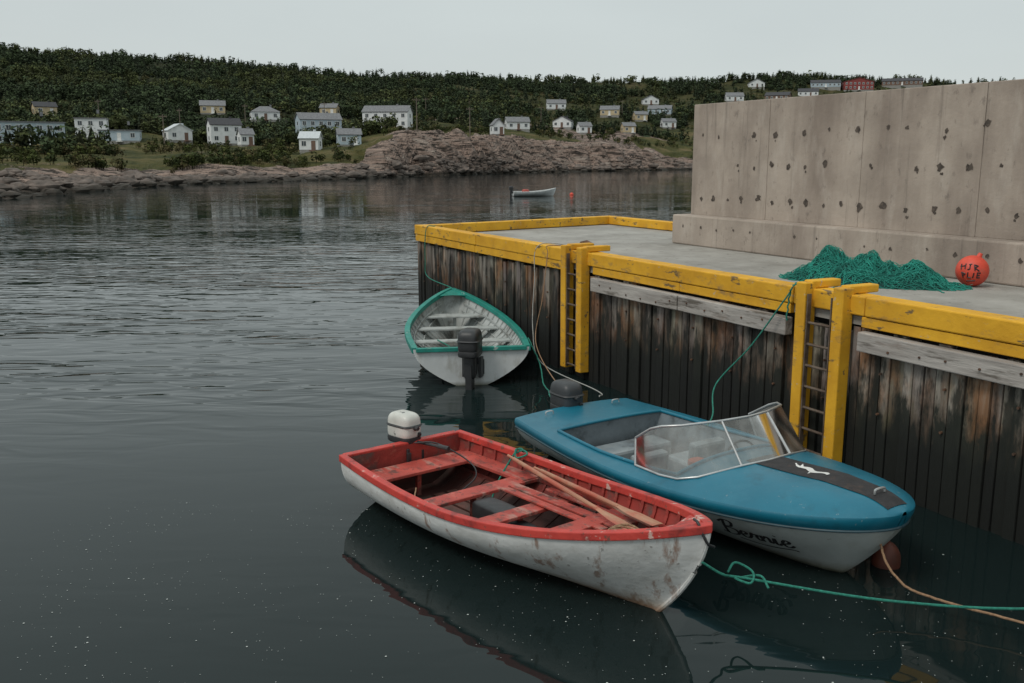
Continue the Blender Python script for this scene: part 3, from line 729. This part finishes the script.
# loose boards laid lengthwise over the thwarts
b=MB()
for (x0,y0,x1,y1,z,wd) in ((1.35,.50,3.35,.38,.405,.13),(1.5,.34,3.2,.22,.407,.10),(1.9,.66,3.3,.54,.43,.09)):
    a=math.atan2(y1-y0,x1-x0); b.box(((x0+x1)/2,(y0+y1)/2,z),(math.hypot(x1-x0,y1-y0),wd,.022),Matrix.Rotation(a,3,'Z')@Matrix.Rotation(-.035,3,'Y'))
b.build("loose_boards",M_redt,eR,bevel=.004)
M_oar=pmat("oar_wood",(.46,.26,.16),(.36,.16,.10),4,.6,.3,10,stretch=(.3,3,3),layers=[('n',(.42,.08,.05),3,.48,.6,(.5,1,1),.75)])
def oar(p0,p1):
    p0=Vector(p0);p1=Vector(p1); L=(p1-p0).length
    e=empty("oar"); bpy.context.view_layer.update()
    rot=(p1-p0).to_track_quat('X','Z').to_matrix().to_4x4()
    e.matrix_world=eR.matrix_world@Matrix.Translation(p0)@rot
    b=MB(); b.tube([(0,0,0),(.12,0,0),(.14,0,0),(L*.5,0,0),(L*.72,0,0)],[.017,.017,.024,.026,.021],10); b.build("shaft",M_oar,e,smooth=True)
    b=MB(); rows=[]
    for t in np.linspace(0,1,9):
        w_=.02+.05*min(1,t*2.2)*(1-.1*t); th=.02*(1-t)+.006; x=L*(.70+.30*t); rows.append([(x,-w_,0),(x,0,th),(x,w_,0),(x,0,-th)])
    b.grid(rows,closed=True); b.add(rows[-1],[(0,1,2,3)]); b.build("blade",M_oar,e,smooth=True,sharp=50)
oar((1.15,.70,.60),(3.72,.16,.56)); oar((1.55,.76,.54),(3.75,.36,.62)); oar((1.45,.82,.49),(3.6,.48,.54))
b=MB(); b.sell((1.78,.0,.24),(.55,.3,.22),.35,24,12); b.sell((2.25,-.05,.2),(.4,.26,.16),.5,20,10); b.build("fuel_tank",M_black,eR,smooth=True)
def rope(pts,r,mat,name="mooring_rope",n=8,parent=None,wob=.0):
    pp=spline(pts,n); 
    if wob: pp=[p+Vector((U(-wob,wob),U(-wob,wob),U(-wob,wob)*.5)) for p in pp]
    b=MB(); b.tube(pp,r,7); return b.build(name,mat,parent,smooth=True,sharp=80)
M_grope=pmat("green_rope",(.03,.26,.19),(.015,.15,.11),40,.85,.8,90)
M_trope=pmat("tan_rope",(.38,.24,.14),(.25,.14,.08),40,.9,.8,90)
M_wrope=pmat("grey_rope",(.4,.4,.38),(.3,.3,.28),40,.9,.6,90)
b=MB()
for k in range(5): b.tube([((.13+.012*k)*math.cos(a)+3.72,(.10+.01*k)*math.sin(a)-.06,.56+.02*k+.02*math.sin(a*2+k)) for a in np.arange(0,6.6,.35)],.011,6)
b.tube(spline([(3.7,-.2,.6),(3.4,-.35,.5),(2.9,-.6,.42),(2.6,-.5,.3),(2.5,-.3,.12)],6),.009,6)
b.tube(spline([(1.0,-.5,.42),(1.3,-.7,.40),(1.6,-.6,.3),(1.75,-.3,.12),(2.0,-.4,.10),(2.1,-.2,.1)],6),.008,6)
b.build("coiled_rope",M_trope,eR,smooth=True)
rope([(1.2,.74,.62),(1.25,.84,.66),(1.35,.82,.64),(1.3,.70,.61),(1.22,.76,.68),(1.2,.90,.62),(1.1,.88,.62),(1.1,.6,.3),(1.2,.4,.1)],.011,M_grope,"tied_green_rope",6,eR)
rope([(.1,.1,.62),(.3,.3,.62),(.6,.55,.42),(.8,.5,.3),(.9,.2,.2)],.009,M_black,"fuel_hose",6,eR)
rope([(4.45,.0,.97),(4.55,-.07,.98),(4.62,-.03,.82),(4.63,.06,.76)],.013,M_black,"bow_painter",6,eR)

# green skiff
M_ghull=pmat("skiff_white_paint",(.66,.68,.68),(.54,.56,.56),2,.55,.2,8,layers=[('n',(.33,.32,.28),4,.54,.68,(1,1,.5),.55),('z',(.12,.12,.08),.0,.08,.08,(2,2,1),.9)])
M_teal=pmat("teal_gunwale_paint",(.015,.26,.21),(.012,.18,.145),4,.5,.2,14,layers=[('n',(.5,.52,.5),6,.64,.68,(1,1,1),.7)])
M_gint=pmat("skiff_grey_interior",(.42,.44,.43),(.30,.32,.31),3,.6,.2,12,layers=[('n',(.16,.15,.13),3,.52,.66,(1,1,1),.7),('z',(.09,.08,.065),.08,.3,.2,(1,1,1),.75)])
grn=Hull(4.85,1.12,1.04,.35,2.2,.82,.68,.68,1.10,-.12,.3,1.9,1.2)
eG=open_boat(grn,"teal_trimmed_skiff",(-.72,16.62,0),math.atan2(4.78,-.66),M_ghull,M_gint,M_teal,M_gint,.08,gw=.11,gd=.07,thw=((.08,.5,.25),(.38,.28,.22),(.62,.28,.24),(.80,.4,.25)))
outboard(eG,(-.03,-.02,.40),M_black,0,1.5,rz=-.35)
rope([(0.4,.3,.4),(.9,.6,.5),(1.3,.3,.45),(1.8,.5,.5)],.012,M_grope,"deck_rope",6,eG)
b=MB(); b.sell((.7,-.45,.3),(.4,.26,.24),.4,20,10); b.build("fuel_can",pmat("red_plastic",(.4,.04,.03),None,4,.5,.05),eG,smooth=True)

# ---- blue runabout
M_blue=pmat("blue_deck_gelcoat",(.008,.15,.225),(.006,.115,.178),1.5,.36,.08,9,layers=[('n',(.03,.20,.28),3,.52,.75,(1,1,1),.5),('n',(.22,.27,.28),18,.66,.70,(1,1,1),.6),('n',(.01,.05,.07),2.2,.56,.72,(1,1,1),.45)],rvar=.12)
M_bhull=pmat("white_gelcoat_hull",(.58,.62,.61),(.48,.52,.51),2,.35,.08,8,layers=[('n',(.28,.28,.23),2.5,.52,.72,(1,1,.4),.45),('n',(.2,.19,.16),14,.66,.70,(1,1,1),.5),('z',(.20,.19,.12),.04,.16,.14,(2,2,1),.7),('z',(.06,.055,.03),.0,.05,.06,(2,2,1),.9)])
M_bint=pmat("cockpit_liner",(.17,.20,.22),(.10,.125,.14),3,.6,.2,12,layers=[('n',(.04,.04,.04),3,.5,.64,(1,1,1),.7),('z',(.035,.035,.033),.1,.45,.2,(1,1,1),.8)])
M_stripe=pmat("black_antislip",(.018,.018,.02),(.032,.03,.032),8,.8,.4,60,layers=[('n',(.07,.045,.035),5,.58,.68,(1,1,1),.6)])
M_alu=pmat("aluminium_frame",(.55,.56,.56),None,6,.35,.05,20,metal=.6)
M_rub=pmat("rub_rail",(.04,.08,.10),None,6,.5,.05,20)
bl=Hull(5.30,1.14,.94,.42,2.5,.54,.60,.60,.80,-.16,.80,2.0,1.3,stem=.03)
eB=empty("blue_speedboat",(.85,12.76,0),math.atan2(-.855,.518),.015,0)
VV=[k/14 for k in range(15)]
TLB=[1-(1-k/70)**2.3 for k in range(71)]
b=MB(); vb=.86
for sd_ in (1,-1):
    b.grid([[bl.S(t,v*vb,0,sd_) for v in VV] for t in TLB]); 
rows0=[bl.S(0,v,0,1) for v in VV[::-1]]+[bl.S(0,v,0,-1) for v in VV]; b.add(rows0,[tuple(range(30))])
rows1=[bl.S(1,v*vb,0,1) for v in VV[::-1]]+[bl.S(1,v*vb,0,-1) for v in VV]; b.add(rows1,[tuple(range(30))])
b.build("hull",M_bhull,eB,smooth=True,sharp=60)
def crown(t): return .04+.16*max(0,min(1,(t-.35)/.25))*(1-max(0,(t-.85)/.15)*.55)
def dk(t,u):
    b_=bl.b(t); y=u*b_; return (bl.L*t,y,bl.zs(t)+.012+crown(t)*(1-abs(u)**2.4)*(1 if t<.93 else max(0,1-((t-.93)/.07)**2)*.8+.2))
b=MB()
for sd_ in (1,-1): b.grid([[bl.S(t,vb+(1-vb)*k/3,-.010*math.sin(k/3*math.pi),sd_) for k in range(4)]+[dk(t,sd_*.985)] for t in TLB])
rr_=[bl.S(1,vb+(1-vb)*k/3,0,1) for k in range(4)]; b.add(rr_+[(x,-y,z) for x,y,z in rr_[::-1]],[tuple(range(8))])
b.build("topsides_band",M_blue,eB,smooth=True,sharp=60)
UU=np.linspace(-.985,.985,31); TT=list(np.linspace(0,.8,49))+[.8+.2*(1-(1-k/30)**2.2) for k in range(1,31)]
T0,T1,UC=.165,.60,.79
def inside(t,u): return (T0<t<T1 and abs(u)<UC)
b=MB(); nU=len(UU)
b.add([dk(t,u) for t in TT for u in UU],[(i*nU+j,(i+1)*nU+j,(i+1)*nU+j+1,i*nU+j+1) for i in range(len(TT)-1) for j in range(nU-1) if not inside((TT[i]+TT[i+1])/2,(UU[j]+UU[j+1])/2)])
b.build("deck",M_blue,eB,smooth=True,sharp=70)
inT=[TT[i] for i in range(len(TT)) if (i>0 and inside((TT[i]+TT[i-1])/2,0)) or (i<len(TT)-1 and inside((TT[i]+TT[i+1])/2,0))]
ju=[j for j in range(30) if abs((UU[j]+UU[j+1])/2)<UC]; ua,ub=UU[ju[0]],UU[ju[-1]+1]
b=MB(); fz=.06
def lw(t,uu): return min(abs(dk(t,uu)[1]),bl.S(t,bl.vz(t,fz+.12),.06)[1])*math.copysign(1,uu)
for uu in (ua,ub): b.grid([[dk(t,uu),(bl.L*t,lw(t,uu),fz+.12),(bl.L*t,lw(t,uu)*.9,fz)] for t in inT])
for t in (inT[0],inT[-1]): b.grid([[dk(t,u),(bl.L*t,u*bl.b(t)*.8,fz)] for u in UU[ju[0]:ju[-1]+2]])
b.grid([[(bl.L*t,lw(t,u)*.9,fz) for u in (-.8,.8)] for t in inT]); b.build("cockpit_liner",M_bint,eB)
b=MB()
loop=[Vector(dk(t,ua)) for t in inT]+[Vector(dk(inT[-1],u)) for u in UU[ju[0]:ju[-1]+2]]+[Vector(dk(t,ub)) for t in inT[::-1]]+[Vector(dk(inT[0],u)) for u in UU[ju[0]:ju[-1]+2][::-1]]
b.tube([p+Vector((0,0,.012)) for p in loop],.022,8); b.build("coaming",M_blue,eB,smooth=True,sharp=80)
b=MB()
rail=[Vector(bl.S(t,vb,-.006,1)) for t in TLB]; rail+= [Vector((p.x,-p.y,p.z)) for p in rail[::-1]]
b.tube(rail,.015,8); b.build("rub_rail",M_rub,eB,smooth=True,sharp=80)
b=MB(); ts=np.linspace(.66,.985,30)
def sw(t): return .20*(1.0-.35*max(0,(t-.8)/.2))
b.grid([[(lambda p:(p[0],p[1],p[2]+.007))(dk(t,max(-.97,min(.97,u*sw(t)/bl.b(t))))) for u in np.linspace(-1,1,9)] for t in ts]); b.build("deck_stripe",M_stripe,eB,smooth=True,sharp=80)
b=MB()
path=spline([(3.92,.09,0),(4.02,.02,0),(4.14,.03,0),(4.26,-.03,0),(4.36,.02,0),(4.42,.0,0)],6); wds=[.012,.02,.032,.04,.045,.04,.035,.03,.03,.026]
rows=[]
for i,p_ in enumerate(path):
    w_=wds[int(i/len(path)*len(wds))]*.9; t=p_.x/bl.L; z=dk(t,p_.y/bl.b(t))[2]+.012
    rows.append([(p_.x,p_.y-w_,z),(p_.x,p_.y+w_,z)])
b.grid(rows)
for (x,y,dx,dy) in ((4.05,.03,-.06,.09),(4.22,0,.03,-.11),(4.34,.01,.07,.09)):
    z=dk(x/bl.L,0)[2]+.011; b.add([(x-.02,y,z),(x+.03,y,z),(x+dx,y+dy,z-.002)],[(0,1,2)])
b.build("fish_emblem",M_trim,eB,recalc=False)
# windshield
bot=[(2.55,-.93),(3.0,-.96),(3.25,-.93),(3.42,-.80),(3.60,-.36),(3.66,0),(3.60,.36),(3.42,.80),(3.25,.93),(3.0,.96),(2.55,.93)]
def zd(x,y): return dk(x/bl.L,y/bl.b(x/bl.L))[2]+.012
BT=[Vector((x,y,zd(x,y))) for x,y in bot]
hts=[.12,.30,.36,.39,.42,.43,.42,.39,.36,.30,.12]
TP=[Vector((p.x-(.08 if i in(0,10) else .24 if i in (1,9) else .34),p.y*.93,.84+hts[i])) for i,p in enumerate(BT)]
M_glass=bpy.data.materials.new("scuffed_perspex"); M_glass.use_nodes=True; nt=M_glass.node_tree; nt.nodes.remove(nt.nodes['Principled BSDF']); out=nt.nodes['Material Output']
tr=nt.nodes.new('ShaderNodeBsdfTransparent'); tr.inputs[0].default_value=(.80,.83,.82,1); gl=nt.nodes.new('ShaderNodeBsdfGlossy'); gl.inputs[1].default_value=.12; df=nt.nodes.new('ShaderNodeBsdfDiffuse'); df.inputs[0].default_value=(.5,.51,.49,1)
fr=nt.nodes.new('ShaderNodeFresnel'); fr.inputs[0].default_value=1.25; m1=nt.nodes.new('ShaderNodeMixShader'); m2=nt.nodes.new('ShaderNodeMixShader')
nt.links.new(ramp(nt,nz(nt,3,6),[(.35,.20),(.7,.48)]),m1.inputs[0]); nt.links.new(tr.outputs[0],m1.inputs[1]); nt.links.new(df.outputs[0],m1.inputs[2])
nt.links.new(fr.outputs[0],m2.inputs[0]); nt.links.new(m1.outputs[0],m2.inputs[1]); nt.links.new(gl.outputs[0],m2.inputs[2]); nt.links.new(m2.outputs[0],out.inputs[0])
b=MB(); b.grid([[BT[i],TP[i]] for i in range(11)]); b.build("windshield_panes",M_glass,eB,recalc=False,smooth=True,sharp=20)
b=MB(); b.tube(BT,.013,8); b.tube(TP,.014,8)
for i in (0,4,6,10): b.tube([BT[i],TP[i]],.012,8)
b.build("windshield_frame",M_alu,eB,smooth=True,sharp=80)
b=MB()
for y in (-.45,.45):
    b.box((2.2,y,.22),(.95,.5,.3)); b.box((2.2,y,.46),(.14,.5,.36),Matrix.Rotation(.1,3,'Y'))
b.box((1.15,0,.22),(.4,1.3,.3)); b.build("seats",pmat("vinyl_seat",(.26,.29,.30),(.17,.20,.22),4,.5,.2,20,layers=[('n',(.06,.06,.06),3,.5,.65,(1,1,1),.6)]),eB,bevel=.04)
b=MB(); b.tube([(2.78+.05*math.cos(a),.45+.17*math.cos(a),.62+.16*math.sin(a)) for a in np.arange(0,6.5,.3)],.014,6); b.tube([(2.78,.45,.62),(3.0,.45,.58)],.02,8)
for a in (0,2.1,4.2): b.tube([(2.78,.45,.62),(2.78+.05*math.cos(a),.45+.17*math.cos(a),.62+.16*math.sin(a))],.01,6)
b.build("steering_wheel",M_black,eB,smooth=True)
b=MB(); b.sell((2.95,-.35,.70),(.26,.2,.10),.6,16,8); b.build("life_vest",pmat("orange_fabric",(.35,.09,.05),None,8,.8,.3),eB,smooth=True)
outboard(eB,(.02,0,.36),M_grey,0,1.35,tiller=False)
b=MB() 
for y in (-.55,.55): b.tube(spline([(.25,y-.06,.66),(.25,y-.05,.70),(.25,y+.05,.70),(.25,y+.06,.66)],4),.01,6)
b.tube(spline([(5.02,-.07,.93),(5.02,-.06,.97),(5.02,.06,.97),(5.02,.07,.93)],4),.012,6)
b.build("deck_cleats",M_alu,eB,smooth=True)
def letters():
    S=[]; S.append([(.14,1.0),(.1,.5),(.06,0)]); S.append([(-.08,.82),(.14,1.03),(.40,.95),(.36,.66),(.14,.55),(.46,.44),(.46,.12),(.18,-.04),(-.1,.1)])
    def e_(x): S.append([(x,.2),(x+.2,.3),(x+.24,.44),(x+.12,.5),(x+.03,.28),(x+.1,.03),(x+.24,.04),(x+.36,.2)])
    e_(.56); x=.92; S.append([(x,.2),(x+.07,.5),(x+.09,.42),(x+.24,.44),(x+.2,.25),(x+.24,.04),(x+.36,.15)])
    x=1.28; S.append([(x,.48),(x+.02,.02)]); S.append([(x+.02,.25),(x+.16,.48),(x+.24,.36),(x+.24,.05),(x+.36,.15)])
    x=1.64; S.append([(x,.15),(x+.07,.48),(x+.07,.08),(x+.14,.02),(x+.26,.2)]); S.append([(x+.1,.66),(x+.13,.7)]); e_(1.9)
    S.append([(.35,-.22),(.9,-.34),(1.5,-.3),(2.1,-.16),(2.3,-.2)])
    return S
b=MB()
for st_ in letters():
    pp=spline([(x,y,0) for x,y in st_],7); rows=[]
    for i,q in enumerate(pp):
        tg=(pp[min(i+1,len(pp)-1)]-pp[max(i-1,0)]).normalized(); nn=Vector((-tg.y,tg.x,0)); wd=.026+.03*abs(tg.y)
        r_=[]
        for k in (-1,1):
            c_=q+nn*wd*k; X=3.80+(c_.x+c_.y*.22)*.30; Z=.28+c_.y*.21
            t=X/bl.L
            for _ in range(3): v=bl.vz(t,Z); t=min(.99,(X+bl.rake*(1-v)**1.4*t**4)/bl.L)
            v=bl.vz(t,Z); r_.append(bl.S(t,v,-.008,-1))
        rows.append(r_)
    b.grid(rows)
b.build("boat_name_lettering",M_stripe,eB,recalc=False)

# distant skiff + float
sk=Hull(4.8,.85,.65,.35,2.3,.85,.5,.48,.85,-.1,.35,2.5)
eS=open_boat(sk,"white_skiff",(0.1,104,0),.22,M_ghull,M_gint,M_ghull,M_gint,.08,ribs=False,thw=((.1,.4,.15),(.4,.25,.15),(.65,.25,.15)))
outboard(eS,(-.03,0,.5),M_black,0,1.3)
b=MB(); b.sell((1.4,0,.5),(.8,.6,.5),.6,16,8); b.build("gear_crate",M_redt,eS,smooth=True)
e=empty("mooring_buoy",(6.7,108,.05)); b=MB(); b.sell((0,0,0),(.45,.45,.4),1,16,12); b.tube([(0,0,.17),(0,0,.25)],.05,8); b.build("float",M_buoy,e,smooth=True)
e=empty("boat_fender",(3.75,8.95,.04)); b=MB(); b.sell((0,0,0),(.28,.28,.4),.9,20,14); b.tube([(0,0,.18),(0,0,.27)],.03,8); b.build("float",pmat("faded_orange_fender",(.14,.035,.02),(.08,.025,.015),5,.6,.1),e,smooth=True)

# ---------------------------------------------------------------- ropes
bow=(1.62,7.60)
rope([(bow[0],bow[1],.62),(1.82,7.66,.48),(2.02,7.72,.42),(3.2,7.4,.36),(4.4,7.1,.45),(5.8,6.9,.75),(8.2,6.6,1.6)],.012,M_grope,"mooring_rope",12)
rope([(1.88,7.75,.46),(1.96,7.82,.52),(2.10,7.76,.46),(2.06,7.66,.40),(1.94,7.72,.42),(2.02,7.82,.38),(2.16,7.72,.44),(2.20,7.60,.38)],.011,M_grope,"mooring_rope",6)
rope([(3.45,8.45,.55),(3.45,8.25,.36),(3.50,8.05,.26),(3.62,7.9,.20),(4.1,7.6,.15),(4.9,7.1,.16),(6.4,6.4,.4)],.012,M_trope,"mooring_rope",12,wob=.003)
rope([Wp(6.9,.7,2.3),Wp(6.9,-.1,2.37),Wp(6.95,-.16,2.2),Wp(7.1,-.35,1.4),Wp(7.3,-.6,.6),(.75,15.0,.4),(1.0,13.6,.62)],.009,M_trope,"mooring_rope",10)
rope([Wp(6.8,.7,2.3),Wp(6.6,-.15,2.36),Wp(6.7,-.3,1.7),Wp(7.0,-.5,.8),Wp(7.7,-.7,.3),(1.3,14.2,.5),(1.25,13.2,.66)],.009,M_wrope,"mooring_rope",10)
rope([(.30,17.3,.74),(.5,16.9,.35),(.55,16.3,.12),(.62,15.6,.15),(.6,14.2,.4),(.75,13.2,.62)],.012,M_grope,"mooring_rope",10,wob=.006)
rope([Wp(13.6,.3,2.4),Wp(13.45,-.1,2.4),Wp(13.35,-.2,2.2),Wp(12.9,-.35,1.5),Wp(12.5,-.6,.9),(2.6,11.9,.75),(2.45,11.5,.72)],.011,M_grope,"mooring_rope",10)
rope([Wp(.9,.1,2.37),Wp(.85,-.12,2.3),Wp(.8,-.14,1.5),Wp(1.1,-.2,1.15),(-1.36,21.4,1.12)],.011,M_grope,"mooring_rope",10)
rope([Wp(12.9,1.9,2.12),Wp(13.2,1.2,2.12),Wp(13.5,.5,2.13),Wp(13.55,.1,2.37)],.012,M_grope,"mooring_rope",10,wob=.01)
rope([Wp(12.3,1.9,2.14),Wp(12.8,1.0,2.12),Wp(13.2,.35,2.16),Wp(13.35,.08,2.375),Wp(13.36,-.12,2.33),Wp(13.34,-.16,1.9)],.012,M_grope,"mooring_rope",10,wob=.012)
